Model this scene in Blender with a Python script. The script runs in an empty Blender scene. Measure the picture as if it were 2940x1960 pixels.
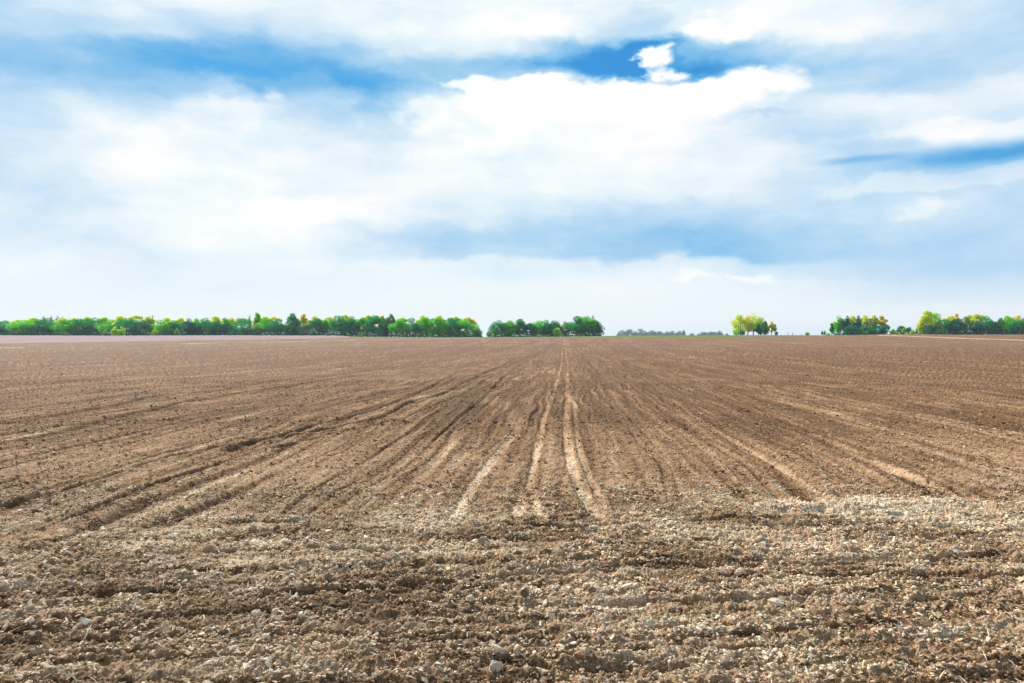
import bpy, math, random
import numpy as np
from mathutils import Vector

# ---------------------------------------------------------------- camera, world, sun, exposure
scene = bpy.context.scene
H = 1.75            # eye height
F = 1960.0          # focal length in photograph pixels (24 mm on 36 mm)
HOR = 957.0         # horizon row
cam_data = bpy.data.cameras.new("camera")
cam_data.sensor_width = 36.0
cam_data.lens = 24.0
cam_data.shift_y = -(980.0 - HOR) / 2940.0
cam_data.clip_start = 0.1
cam_data.clip_end = 20000.0
cam = bpy.data.objects.new("camera", cam_data)
cam.location = (0, 0, H)
cam.rotation_euler = (math.radians(90), 0, 0)
scene.collection.objects.link(cam)
scene.camera = cam

scene.view_settings.view_transform = 'Standard'
scene.view_settings.look = 'None'
scene.view_settings.exposure = 0.38
scene.view_settings.gamma = 1.0
scene.view_settings.use_curve_mapping = False

SUN_EL = math.radians(37)
SUN_AZ = math.radians(-38)      # from +Y towards +X; negative: ahead and to the left
sd = Vector((math.sin(SUN_AZ) * math.cos(SUN_EL), math.cos(SUN_AZ) * math.cos(SUN_EL), math.sin(SUN_EL)))
sun_data = bpy.data.lights.new("sun", 'SUN')
sun_data.energy = 5.0
sun_data.angle = math.radians(1.0)
sun_data.color = (1.0, 0.95, 0.87)
sun = bpy.data.objects.new("sun", sun_data)
sun.rotation_euler = (-sd).to_track_quat('-Z', 'Y').to_euler()
sun.location = (0, 0, 50)
scene.collection.objects.link(sun)

world = bpy.data.worlds.new("World")
scene.world = world
world.use_nodes = True


class NT:
    """tiny helper for building node trees"""
    def __init__(self, tree):
        self.t = tree
        self.n = tree.nodes
        self.l = tree.links

    def node(self, typ, ins=None, **props):
        nd = self.n.new(typ)
        for k, v in props.items():
            setattr(nd, k, v)
        for k, v in (ins or {}).items():
            self.set(nd, k, v)
        return nd

    def set(self, nd, k, v):
        s = nd.inputs[k]
        if isinstance(v, bpy.types.NodeSocket):
            self.l.new(v, s)
        else:
            s.default_value = v

    def math(self, op, a, b=0.0, c=None, clamp=False):
        nd = self.node('ShaderNodeMath', {0: a, 1: b}, operation=op, use_clamp=clamp)
        if c is not None:
            self.set(nd, 2, c)
        return nd.outputs[0]

    def vec(self, op, a, b=None):
        nd = self.node('ShaderNodeVectorMath', {0: a}, operation=op)
        if b is not None:
            self.set(nd, 1, b)
        return nd.outputs['Value'] if op in ('LENGTH', 'DOT_PRODUCT') else nd.outputs[0]

    def smooth(self, v, a, b, lo=0.0, hi=1.0):
        nd = self.node('ShaderNodeMapRange', {0: v, 1: a, 2: b, 3: lo, 4: hi}, interpolation_type='SMOOTHSTEP')
        return nd.outputs[0]

    def mix(self, f, a, b, blend='MIX'):
        nd = self.node('ShaderNodeMix', None, data_type='RGBA', blend_type=blend)
        self.set(nd, 0, f)
        self.set(nd, 6, a)
        self.set(nd, 7, b)
        return nd.outputs[2]

    def noise(self, v, scale, detail=3.0, rough=0.55, out=0):
        nd = self.node('ShaderNodeTexNoise', {'Vector': v, 'Scale': scale, 'Detail': detail, 'Roughness': rough})
        return nd.outputs[out]


def build_world():
    W = NT(world.node_tree)
    W.n.clear()
    co = W.node('ShaderNodeTexCoord').outputs['Generated']
    sp = W.node('ShaderNodeSeparateXYZ', {0: co})
    x, y, z = sp.outputs
    az = W.math('ARCTAN2', x, y)
    hyp = W.math('SQRT', W.math('ADD', W.math('MULTIPLY', x, x), W.math('MULTIPLY', y, y)))
    tl = W.math('DIVIDE', z, W.math('MAXIMUM', hyp, 0.02))
    at = W.node('ShaderNodeCombineXYZ', {0: az, 1: tl, 2: 0.0}).outputs[0]
    # domain warp, stretched sideways like layered cloud
    st = W.vec('MULTIPLY', at, (3.2, 6.5, 1.0))
    n1 = W.noise(st, 1.6, 4.0, 0.55, out=1)
    n2 = W.noise(W.vec('ADD', st, (7.3, 1.1, 0)), 6.0, 5.0, 0.6, out=1)
    w1 = W.vec('MULTIPLY', W.vec('SUBTRACT', n1, (0.5, 0.5, 0.5)), (0.11, 0.035, 0.0))
    w2 = W.vec('MULTIPLY', W.vec('SUBTRACT', n2, (0.5, 0.5, 0.5)), (0.035, 0.022, 0.0))
    wat = W.vec('ADD', at, W.vec('ADD', w1, w2))
    n5 = W.noise(W.vec('MULTIPLY', at, (1.0, 1.5, 1.0)), 13.0, 5.0, 0.58, out=1)
    w3 = W.vec('MULTIPLY', W.vec('SUBTRACT', n5, (0.5, 0.5, 0.5)), (0.14, 0.075, 0.0))
    at2 = W.vec('ADD', at, w3)
    wat = W.vec('ADD', wat, W.vec('MULTIPLY', w3, (0.55, 0.45, 0)))
    wat2 = W.vec('ADD', at2, W.vec('MULTIPLY', w1, (0.3, 0.3, 0)))

    def blob(px, py, rx, ry, w, inner=0.0, src=None, rot=0.0):
        u = (px - 1470) / F
        v = (HOR - py) / F
        c = math.cos(math.atan(u))
        a0, t0 = math.atan(u), v * c
        d = W.vec('SUBTRACT', src or wat, (a0, t0, 0))
        if rot:
            nd = W.node('ShaderNodeVectorRotate', {'Vector': d, 'Angle': math.radians(rot)}, rotation_type='Z_AXIS')
            d = nd.outputs[0]
        d = W.vec('MULTIPLY', d, (F / (rx * c * c), F / (ry * c), 0))
        return W.smooth(W.vec('LENGTH', d), 1.0, inner, 0.0, w)

    # broad layout of open sky and cloud: rows of elevation, each a ramp over bearing
    cols = [0, 210, 420, 630, 840, 1050, 1260, 1470, 1680, 1890, 2100, 2310, 2520, 2730, 2940]
    rows = [
        (-160, [.3, .2, .2, .3, .3, .2, .2, .1, .1, .2, .1, .2, .3, .3, .3]),
        (0, [.50, .38, .20, .15, .14, .18, .24, .10, .04, .30, .10, .10, .25, .36, .42]),
        (75, [.60, .50, .40, .33, .30, .24, .14, .06, .05, .60, .04, .05, .15, .32, .46]),
        (140, [.62, .76, .84, .80, .72, .48, .26, .22, .80, .95, .70, .35, .30, .42, .46]),
        (190, [.58, .74, .80, .82, .84, .76, .60, .66, .95, .95, .80, .55, .50, .48, .34]),
        (240, [.50, .58, .62, .56, .62, .84, .66, .40, .30, .30, .20, .34, .52, .46, .20]),
        (300, [.50, .38, .36, .16, .30, .66, .30, .05, .0, .0, .08, .14, .20, .30, .25]),
        (375, [.42, .16, .10, .04, .12, .44, .20, .06, .02, .0, .20, .36, .24, .08, .08]),
        (450, [.36, .20, .06, .08, .18, .22, .15, .10, .06, .08, .12, .20, .36, .44, .46]),
        (525, [.36, .32, .12, .10, .16, .16, .12, .12, .20, .26, .30, .36, .40, .42, .42]),
        (600, [.34, .32, .10, .03, .03, .08, .15, .22, .36, .46, .44, .40, .40, .32, .38]),
        (675, [.26, .26, .20, .12, .10, .30, .44, .50, .58, .63, .62, .54, .44, .36, .36]),
        (728, [.20, .20, .22, .15, .14, .26, .38, .46, .54, .58, .57, .52, .44, .40, .36]),
        (762, [.16, .18, .22, .16, .12, .14, .16, .20, .24, .20, .24, .34, .42, .43, .42]),
        (825, [.16, .16, .20, .22, .16, .15, .15, .15, .10, .14, .15, .22, .32, .36, .36]),
        (900, [.14, .14, .14, .14, .13, .13, .13, .13, .13, .13, .13, .15, .18, .20, .20]),
    ]
    sw = W.node('ShaderNodeSeparateXYZ', {0: wat}).outputs
    amax = math.atan(1470 / F)
    apos = W.math('DIVIDE', W.math('ADD', sw[0], amax), 2 * amax)
    # elevation back to photograph rows: v = t / cos(az)
    cz = W.math('MAXIMUM', W.math('COSINE', W.math('MINIMUM', W.math('MAXIMUM', sw[0], -0.75), 0.75)), 0.5)
    vv = W.math('DIVIDE', sw[1], cz)
    acc = None
    prev = None
    for py, vals in rows:
        rp = W.node('ShaderNodeValToRGB', {0: apos})
        cr = rp.color_ramp
        cr.interpolation = 'B_SPLINE'
        pos = [(math.atan((c - 1470) / F) + amax) / (2 * amax) for c in cols]
        for i, (p, val) in enumerate(zip(pos, vals)):
            e = cr.elements[i] if i < 2 else cr.elements.new(p)
            e.position = p
            e.color = (val, val, val, 1)
        for i, (p, val) in enumerate(zip(pos, vals)):
            cr.elements[i].position = p
            cr.elements[i].color = (val, val, val, 1)
        cur = rp.outputs[0]
        tv = (HOR - py) / F
        if acc is None:
            acc = cur
        else:
            acc = W.mix(W.smooth(vv, prev, tv), acc, cur)
        prev = tv
    acc = W.math('ADD', acc, 0.0)
    flat = W.vec('ADD', at, W.vec('MULTIPLY', w3, (0.25, 0.10, 0)))
    sharp = [
        (1740, 178, 250, 78, .34, .2, 1), (1775, 205, 150, 40, .30, .5, 1), (1890, 130, 110, 60, .25, .2, 1), (2030, 190, 150, 50, .12, .2, 1),
        (1056, 240, 150, 70, .22, .1, 1), (1120, 320, 120, 75, .16, .2, 1), (640, 205, 330, 45, .10, .3, 1),
        (2850, 436, 520, 54, .55, .05, 3), (2460, 458, 190, 20, .30, .0, 3),
        (1885, 164, 72, 44, -1.25, .2, 2), (1930, 202, 62, 26, -.9, .2, 2), (1848, 176, 40, 24, -.7, .3, 2), (1830, 205, 110, 22, .3, .3, 1),
        (1740, 296, 500, 72, -.65, .55, 2), (1430, 246, 260, 34, -.5, .5, 2), (2255, 232, 105, 62, -.40, .2, 2),
        (2080, 250, 160, 42, -.4, .4, 2), (800, 262, 70, 34, -.30, .1, 2), (730, 300, 190, 80, -.22, .0, 2), (1230, 330, 130, 90, -.2, .2, 2),
        (2050, 75, 190, 50, -.4, .2, 2), (1500, 85, 230, 60, -.2, .1, 2), (2650, 365, 480, 36, -.12, .1, 2), (2640, 600, 110, 40, -.16, .0, 1),
        (2800, 515, 640, 36, -.12, .6, 2), (1980, 800, 100, 22, -.16, .1, 2), (2140, 795, 90, 24, -.16, .1, 2), 
        (2150, 335, 260, 18, .14, .1, 1), (1690, 360, 180, 10, .10, 0, 2),
    ]
    for px, py, rx, ry, w, inner, k in sharp:
        acc = W.math('ADD', acc, blob(px, py, rx, ry, w, inner, at2 if k == 2 else (flat if k == 3 else wat2)))
    # gentle texture everywhere, fading towards the horizon
    n3 = W.noise(W.vec('ADD', st, (3.0, 9.0, 0)), 1.3, 6.0, 0.58)
    n4 = W.noise(W.vec('ADD', W.vec('MULTIPLY', wat, (5, 13, 1)), (2.0, 5.0, 0)), 1.5, 6.0, 0.6)
    tex = W.math('ADD', W.math('MULTIPLY', W.math('SUBTRACT', n3, 0.5), 0.34), W.math('MULTIPLY', W.math('SUBTRACT', n4, 0.5), 0.26))
    tex = W.math('MULTIPLY', tex, W.smooth(tl, 0.01, 0.16))
    # away from the photographed part of the sky: broken cloud from noise alone
    off = W.smooth(W.math('MAXIMUM', W.math('ABSOLUTE', az), W.math('ADD', tl, 0.22)), 0.72, 1.1)
    nb = W.noise(W.vec('ADD', co, (4, 2, 8)), 2.2, 6.0, 0.55)
    acc = W.math('ADD', acc, W.math('MULTIPLY', off, W.smooth(nb, 0.45, 0.75, 0.0, 0.9)))
    cover = W.math('ADD', W.math('MULTIPLY_ADD', acc, 1.10, 0.02), W.math('MULTIPLY', tex, 2.0))
    sky = W.node('ShaderNodeTexSky', None, sky_type='NISHITA', sun_disc=False, sun_elevation=SUN_EL,
                 sun_rotation=SUN_AZ, altitude=100.0, air_density=1.0, dust_density=0.6, ozone_density=3.0).outputs[0]
    skyc = W.mix(1.0, sky, (0.016, 0.084, 0.122, 1), 'MULTIPLY')
    grey = W.smooth(W.math('ADD', W.noise(W.vec('ADD', wat, (0.7, 0.2, 0)), 4.0, 3.0), W.math('MULTIPLY', W.math('ABSOLUTE', W.math('ADD', az, 0.05)), 0.35)), 0.42, 0.72)
    # thick cloud -> thin veil -> open sky
    rp = W.node('ShaderNodeValToRGB', {0: W.math('MULTIPLY', W.math('MAXIMUM', cover, 0.0), 1 / 1.2)})
    cr = rp.color_ramp
    tab = [(0, (1.0, 1.0, 1.0)), (.12, (.90, .96, .975)), (.28, (.74, .87, .94)), (.42, (.57, .76, .91)), (.60, (.40, .65, .87)), (.82, (.22, .52, .82)), (1.0, (.11, .42, .77)), (1.2, (.055, .31, .70))]
    while len(cr.elements) < len(tab):
        cr.elements.new(0.5)
    for e, (p, c) in zip(cr.elements, tab):
        e.position = p / 1.2
        e.color = c + (1,)
    veil = W.mix(W.math('MULTIPLY', grey, 0.55), rp.outputs[0], W.mix(1.0, rp.outputs[0], (1.02, 0.975, 1.01, 1), 'MULTIPLY'))
    veil = W.mix(W.math('MULTIPLY', W.smooth(tl, 0.085, 0.0), 0.85), veil, (0.85, 0.905, 0.925, 1))
    col = W.mix(W.smooth(cover, 0.85, 1.4, 0.0, 0.55), veil, skyc)
    col = W.mix(off, col, W.mix(1.0, col, (0.80, 0.83, 0.86, 1), 'MULTIPLY'))  # unseen sky dimmed to weaken its fill and raise ground contrast
    bg = W.node('ShaderNodeBackground', {'Color': col, 'Strength': 0.785})
    o = W.node('ShaderNodeOutputWorld')
    W.l.new(bg.outputs[0], o.inputs[0])
    world.cycles.sampling_method = 'MANUAL'
    world.cycles.sample_map_resolution = 512


build_world()

# ---------------------------------------------------------------- numpy noise
RS = np.random.RandomState(7)


def hash2(ix, iy, seed):
    h = (ix.astype(np.int64) * 374761393 + iy.astype(np.int64) * 668265263 + seed * 1442695041) & 0xffffffff
    h = ((h ^ (h >> 13)) * 1274126177) & 0xffffffff
    h = ((h ^ (h >> 16)) * 2246822519) & 0xffffffff
    return ((h ^ (h >> 15)) & 0xffffff).astype(np.float32) / np.float32(16777216.0)


def perlin(x, y, seed=0):
    """value-gradient noise, about -1..1"""
    x = np.asarray(x, np.float64)
    y = np.asarray(y, np.float64)
    ix = np.floor(x)
    iy = np.floor(y)
    fx = (x - ix).astype(np.float32)
    fy = (y - iy).astype(np.float32)
    sx = fx * fx * fx * (fx * (fx * 6 - 15) + 10)
    sy = fy * fy * fy * (fy * (fy * 6 - 15) + 10)

    def g(dx, dy):
        a = hash2(ix + dx, iy + dy, seed) * np.float32(6.2831853)
        return np.cos(a) * (fx - dx) + np.sin(a) * (fy - dy)
    a = g(0, 0)
    b = g(1, 0)
    c = g(0, 1)
    d = g(1, 1)
    return 1.5 * ((a + (b - a) * sx) * (1 - sy) + (c + (d - c) * sx) * sy)


def domes(x, y, cell, seed, fill=1.0, sq=0.8):
    """lumps: one rounded clod per cell, returns 0..1 height"""
    x = np.asarray(x, np.float64) / cell
    y = np.asarray(y, np.float64) / cell
    ix = np.floor(x)
    iy = np.floor(y)
    out = np.zeros(x.shape, np.float32)
    for dx in (-1, 0, 1):
        for dy in (-1, 0, 1):
            cx = ix + dx
            cy = iy + dy
            px = cx + hash2(cx, cy, seed)
            py = cy + hash2(cx, cy, seed + 1)
            r = 0.35 + 0.55 * hash2(cx, cy, seed + 2)
            on = hash2(cx, cy, seed + 3) < fill
            d2 = ((x - px) ** 2 + ((y - py) / sq) ** 2) / (r * r)
            hgt = np.where(on, r * np.clip(1 - d2, 0, 1) ** 0.6, 0)
            out = np.maximum(out, hgt.astype(np.float32))
    return out


def sstep(v, a, b):
    t = np.clip((v - a) / (b - a), 0, 1)
    return t * t * (3 - 2 * t)


# ---------------------------------------------------------------- terrain
DC = 430.0
_px = np.array([-1500, 0, 350, 700, 980, 1050, 1300, 1600, 1700, 1780, 2100, 2350, 2430, 2510, 2545, 2620, 2700, 2940, 4500])
_py = np.array([962, 962, 963, 962.2, 963, 966, 967.6, 965.8, 964.6, 963, 961.8, 961.8, 961, 958.6, 960, 961.6, 960.6, 959.6, 960])
_zx = (_px - 1470) / F * DC
_zz = H - (_py - HOR) / F * DC
_by = np.array([-1e5, 6, 14, 22, 32, 50, 80, 120, 200, 300, 430, 520, 800, 1500, 3000, 6000, 20000])
_bz = np.array([0, 0, 0.0, -0.16, -0.38, -0.72, -0.86, -0.80, -0.60, -0.28, 0, -1.5, -6, -12, -30, -75, -250])


def terrain(x, y):
    b = np.interp(y, _by, _bz)
    s = sstep(y, 110, 420)
    cr = np.interp(x, _zx, _zz)
    # rise to the crest
    t = b * (1 - s) + s * (cr + np.minimum(b, 0) * (y > DC) + 0.0)
    roll = 0.05 * perlin(x / 9.0, y / 7.0, 5) * sstep(y, 9, 16) + 0.10 * perlin(x / 34.0, y / 16.0, 6) * sstep(y, 18, 40)
    roll = roll * (1 - 0.75 * sstep(y, 110, 300)) * (y < 2000)
    return t + roll


def img2ground(px, py):
    """direction through a point of the photograph -> where it meets the terrain"""
    r = (px - 1470) / F
    ys = np.concatenate([np.geomspace(2.5, 430, 2500)])
    zs = terrain(r * ys, ys)
    row = HOR + F * (H - zs) / ys
    k = np.where(row <= py)[0]
    i = k[0] if len(k) else len(ys) - 1
    return r * ys[i], ys[i]


AL = math.atan(0.074)
CA, SA = math.cos(AL), math.sin(AL)


def rowcoords(x, y):
    u = x * CA - y * SA
    v = x * SA + y * CA
    wig = 0.20 * perlin(v / 5.0, v * 0 + u / 14.0, 21) + 0.45 * perlin(v / 15.0, u / 40.0, 22)
    wig = wig * sstep(v, 6, 16)
    return u + wig, v


def headmask(x, y):
    edge = 6.65 + 0.16 * np.clip(x, -6, 6) + 0.6 * perlin(x / 1.1, y / 1.1, 31) + 0.35 * perlin(x / .3, y / .3, 32)
    return 1 - sstep(y, edge - 0.75, edge + 0.75)


def path_world(pts):
    w = [img2ground(a, b) for a, b in pts]
    w.sort(key=lambda p: p[1])
    X = np.array([p[0] for p in w])
    Y = np.array([p[1] for p in w])
    # smooth resample
    yy = np.linspace(Y[0], Y[-1], 400) if Y[-1] < 60 else np.geomspace(Y[0], Y[-1], 600)
    xx = np.interp(yy, Y, X)
    k = 31
    pad = np.concatenate([np.full(k, xx[0]) + (xx[0] - xx[k:0:-1]), xx, np.full(k, xx[-1]) + (xx[-1] - xx[-2:-k - 2:-1])])
    ker = np.hanning(2 * k + 1)
    ker /= ker.sum()
    xx = np.convolve(pad, ker, 'valid')
    return yy, xx, np.gradient(xx, yy)


TRACKS = [  # (points in the photograph, half width, sink, paleness)
    ([(1735, 1505), (1715, 1490), (1672, 1425), (1640, 1350), (1628, 1270), (1625, 1200), (1628, 1130), (1629, 1050), (1623, 1000), (1619, 975)], .075, .035, .75),
    ([(1560, 1505), (1548, 1480), (1528, 1430), (1516, 1395), (1530, 1340), (1545, 1270), (1560, 1200), (1580, 1150), (1600, 1090), (1611, 1050), (1615, 990)], .062, .03, .9),
    ([(1476, 1495), (1492, 1450), (1508, 1415), (1520, 1385)], .08, .03, 1.1),
    ([(1302, 1505), (1335, 1435), (1375, 1370), (1440, 1290), (1490, 1230)], .07, .03, .8),
    ([(1740, 1480), (1705, 1400), (1670, 1320), (1655, 1260), (1650, 1200), (1648, 1130)], .05, .02, .55),
    ([(2440, 1490), (2370, 1435), (2310, 1395), (2250, 1350), (2150, 1290), (2060, 1240), (1970, 1180), (1850, 1090), (1780, 1050), (1700, 1005)], .075, .03, .5),
    ([(2860, 1480), (2770, 1435), (2650, 1390), (2500, 1325), (2380, 1270)], .10, .03, .55),
    ([(330, 1520), (380, 1490), (520, 1430), (610, 1390), (700, 1355), (850, 1290), (960, 1240)], .07, .02, .6),
    ([(0, 1470), (100, 1430), (200, 1390), (330, 1345)], .06, .02, .45),
    ([(620, 1215), (740, 1190), (830, 1165)], .10, .02, .5), ([(1230, 1120), (1290, 1080), (1340, 1055)], .10, .02, .45),
    ([(2150, 1210), (2000, 1130), (1880, 1070), (1760, 1010)], .08, .02, .35),
]
GROOVES = [
    ([(0, 1222), (300, 1172), (450, 1138), (600, 1128), (760, 1098), (960, 1080), (1100, 1058), (1250, 1030)], .10, .11),
    ([(0, 1253), (200, 1235), (400, 1188), (560, 1148), (760, 1122), (940, 1090), (1100, 1070)], .10, .11),
    ([(0, 1463), (300, 1372), (520, 1300), (700, 1278), (900, 1242), (1020, 1222), (1110, 1195), (1180, 1155), (1260, 1138), (1340, 1095), (1410, 1062), (1500, 1020)], .07, .085),
    ([(0, 1112), (200, 1096), (400, 1076), (700, 1050), (900, 1030)], .13, .12),
    ([(0, 1132), (300, 1110), (600, 1082), (900, 1058)], .12, .08),
    ([(640, 1300), (900, 1225), (1080, 1180), (1240, 1110), (1330, 1060)], .07, .07),
    ([(150, 1510), (400, 1400), (700, 1310), (1000, 1240), (1200, 1190), (1330, 1130), (1430, 1070)], .05, .05),
    ([(1240, 1270), (1380, 1150), (1450, 1080), (1520, 1020)], .05, .05),
    ([(1900, 1120), (1830, 1075), (1760, 1035), (1700, 1000)], .07, .07),
    ([(2940, 1216), (2750, 1172), (2600, 1142), (2400, 1095), (2200, 1060), (2000, 1020)], .11, .09),
    ([(2940, 1082), (2600, 1060), (2300, 1035), (2050, 1010)], .14, .12),
    ([(2940, 1300), (2600, 1215), (2300, 1130), (2100, 1080), (1900, 1020)], .06, .06),
    ([(2500, 1300), (2250, 1210), (2050, 1110), (1900, 1055), (1780, 1005)], .06, .06),
    ([(2300, 1390), (2050, 1270), (1900, 1180), (1790, 1090), (1720, 1030)], .04, .05),
]
TR = [(path_world(p), w, s, pale) for p, w, s, pale in TRACKS]
GR = [(path_world(p), w, dpt) for p, w, dpt in GROOVES]
CROSS = []      # grooves of the headland, running across: y as a function of x
for pts, w, dpt, pale in [
        ([(760, 1712), (970, 1702), (1300, 1680), (1500, 1655), (1700, 1643), (2200, 1626), (2600, 1612), (2940, 1592)], .028, .050, 0),
        ([(0, 1748), (300, 1712), (420, 1700), (600, 1698)], .03, .045, 0),
        ([(0, 1906), (400, 1886), (700, 1868), (1000, 1853), (1250, 1843)], .02, .035, 0),
        ([(0, 1925), (500, 1905), (1000, 1876), (1400, 1868), (1900, 1848), (2400, 1800)], .018, .012, .3),
        ([(1350, 1506), (1700, 1512), (1900, 1500), (2200, 1492)], .03, .045, 0),
        ([(1900, 1545), (2300, 1555), (2600, 1545), (2940, 1530)], .03, .03, 0),
        ([(2400, 1610), (2940, 1600)], .03, .03, .4),
        ([(2550, 1690), (2940, 1655)], .03, .04, 0),
        ([(0, 1570), (300, 1545), (500, 1535)], .03, .035, 0),
        ([(500, 1600), (900, 1590), (1300, 1580)], .03, .028, 0),
        ([(1500, 1750), (2000, 1735), (2500, 1712)], .03, .02, .3)]:
    ww = sorted([img2ground(a, b) for a, b in pts])
    CROSS.append((np.array([p[0] for p in ww]), np.array([p[1] for p in ww]), w * .55, dpt * .8, pale))


def surface(x, y, detail=True):
    """height of the worked soil and its tone (dryness plus painted groove shade), wheel-track mask"""
    shp = x.shape
    x = np.asarray(x, np.float64).ravel()
    y = np.asarray(y, np.float64).ravel()
    z = terrain(x, y).astype(np.float32)
    u, v = rowcoords(x, y)
    hm = headmask(x, y).astype(np.float32)
    w = y - 0.075 * x + 0.12 * perlin(x / 2.2, y / 2.2, 41)
    far = sstep(y, 40, 300)
    amp = (1 - 0.3 * far)
    patch = perlin(u / 2.3, v / 9.0, 44)
    def thin(p, k):
        return np.clip(1 - np.abs(p) * k, 0, 1) ** 1.5
    wv = 0.13 * perlin(u / 1.1, v / 2.6, 18)
    g1 = thin(perlin((u + wv) / .55, v / 34.0, 19), 8.0) * sstep(perlin(u / .8, v / 9.0, 20), -.5, .1)
    g2 = thin(perlin((u + wv) / 1.7, v / 60.0, 23), 9.0) * sstep(perlin(u / 3.0, v / 12.0, 24), -.45, .25)
    g3 = thin(perlin((u + wv) / .9 + 7, v / 30.0, 25), 9.0) * sstep(perlin(u / 1.2, v / 7.0, 26), -.1, .5)
    quiet = 1 - (1 - sstep(np.abs(u + .3), 1.1, 1.9)) * (1 - sstep(y, 10, 16))
    g1 = g1 * quiet
    g2 = g2 * quiet * sstep(y, 10, 20)
    g4 = thin(perlin((u + wv) / .28 + 3, v / 30.0, 27), 4.5) * sstep(perlin(u / .7, v / 7.0, 28), -.45, .15)
    g4 = g4 * (0.3 + 0.7 * quiet)
    g5 = thin(perlin((u + 2 * wv) / 4.5, v / 140.0, 29), 12.0) * sstep(y, 18, 40)
    g6 = np.clip(1 - np.abs(np.sin(np.pi * (u + 0.5 * wv) / .46)) * 3.2, 0, 1) * sstep(perlin(u / 1.6, v / 9.0, 37), -.5, .4) * (1 - sstep(y, 90, 170)) * quiet
    rows = (0.016 * perlin(u / .11, v / 1.6, 11) + 0.024 * perlin(u / .27, v / 4.0, 12) * (1 + patch)
            + 0.018 * perlin(u / .8, v / 12.0, 13) + 0.02 * np.abs(perlin(u / .42, v / 7.0, 14))
            - 0.036 * g1 - 0.050 * g2 + 0.018 * g3 - 0.022 * g4 - 0.08 * g5 - 0.016 * g6) * amp
    hrows = (0.016 * perlin(w / .09, x / 1.4, 15) + 0.022 * perlin(w / .24, x / 2.4, 16) + 0.03 * perlin(w / .7, x / 5.0, 17)
             - 0.040 * thin(perlin(w / .26, x / 6.0, 34), 6.0) * sstep(perlin(w / .5, x / 1.5, 35), -.2, .4))
    z += (rows * (1 - hm) + hrows * hm) * sstep(y, -5, 2)
    track = np.zeros_like(z)
    near = (y < 220)
    xn, yn = x[near], y[near]
    jit = 0.035 * perlin(xn / .5, yn / .5, 51) + 0.02 * perlin(xn / .12, yn / .12, 52)
    zz = np.zeros_like(xn)
    gg = np.zeros_like(xn)
    tt = np.zeros_like(xn)
    for (yy, xx, sl), hw, sink, pale in TR:
        xt = np.interp(yn, yy, xx)
        s = np.interp(yn, yy, sl)
        d = np.abs(xn - xt) / np.sqrt(1 + s * s) + jit * 0.7
        gate = sstep(yn, yy[0] - 0.1, yy[0] + 0.35) * (1 - sstep(yn, yy[-1] * 0.8, yy[-1]))
        wide = hw * (0.82 + 0.004 * yn)
        m = (1 - sstep(d, wide * 0.75, wide * 1.3)) * gate
        rim = np.exp(-((d - wide * 1.55) / (wide * 0.35)) ** 2) * gate
        fade = 1 - 0.45 * sstep(yn, 8, 22)
        lug = 0.007 * np.sin((yn + 1.2 * np.abs(xn - xt)) * 40) * m * (yn < 14)
        zz += -sink * 0.5 * m + 0.008 * rim + lug
        brk = (0.6 + 0.4 * sstep(perlin(xn / .6, yn / 1.2, 55), -0.35, 0.25)) * (0.75 + 0.25 * sstep(perlin(xn / .05, yn / .10, 59), -.3, .2))
        tt = np.maximum(tt, m * pale * fade * brk)
    for (yy, xx, sl), hw, dpt in GR:
        xt = np.interp(yn, yy, xx)
        s = np.interp(yn, yy, sl)
        d = np.abs(xn - xt) / np.sqrt(1 + s * s) + jit * 0.8
        gate = sstep(yn, yy[0] - 0.05, yy[0] + 0.3) * (1 - sstep(yn, yy[-1] * 0.85, yy[-1]))
        gate = gate * (0.65 + 0.35 * sstep(perlin(xn / 1.5, yn / 4, 56), -0.5, 0.2))
        hw = hw * np.clip(.45 + .035 * yn, .45, 1.5)
        gg = np.maximum(gg, (1 - sstep(d, hw * .3, hw * 1.3)) * gate)
        zz += -dpt * (1 - sstep(d, 0, hw * 1.5)) * gate + 0.35 * dpt * np.exp(-((d - hw * 2.1) / (hw * .8)) ** 2) * gate
    for cx, cy, hw, dpt, pale in CROSS:
        yt = np.interp(xn, cx, cy)
        ja = 0.025 * perlin(xn / .6, yn / .8, 57) + 0.009 * perlin(xn / .09, yn / .09, 58)
        d = np.abs(yn - yt + ja)
        gate = sstep(xn, cx[0] - .2, cx[0] + .2) * (1 - sstep(xn, cx[-1] - .2, cx[-1] + .2))
        if cx[-1] > 3:
            gate = sstep(xn, cx[0] - .2, cx[0] + .2)
        if cx[0] < -3:
            gate = 1 - sstep(xn, cx[-1] - .2, cx[-1] + .2)
        m = (1 - sstep(d, hw * .6, hw * 1.5)) * gate
        gg = np.maximum(gg, m * (1 - pale) * .6)
        zz += -dpt * m
        zz += 0.4 * dpt * np.exp(-((yn - yt - hw * 2.6 + ja) / (hw * 1.1)) ** 2) * gate
        tt = np.maximum(tt, m * pale)
    z[near] += zz.astype(np.float32)
    track[near] = tt
    groove = np.zeros_like(z)
    groove[near] = gg
    lump = np.zeros_like(z)
    if detail:
        k = y < 70
        xk, yk = x[k], y[k]
        soft = 1 - 0.85 * np.clip(track[k], 0, 1)
        xw = xk + 0.02 * perlin(xk / .06, yk / .06, 61)
        yw = yk + 0.02 * perlin(xk / .06, yk / .06, 62)
        d1 = domes(xw, yw, .075, 70)
        d2 = domes(xw, yw, .035, 80)
        d3 = domes(xw, yw, .17, 90, fill=.28)
        fine = perlin(xk / .022, yk / .022, 63)
        mid = perlin(xk / .13, yk / .10, 64)
        L = (0.017 * d1 + 0.014 * d2 + 0.018 * d3 + 0.009 * fine + 0.016 * mid) * soft
        big = 0.8 + 0.5 * hm[k]
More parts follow.
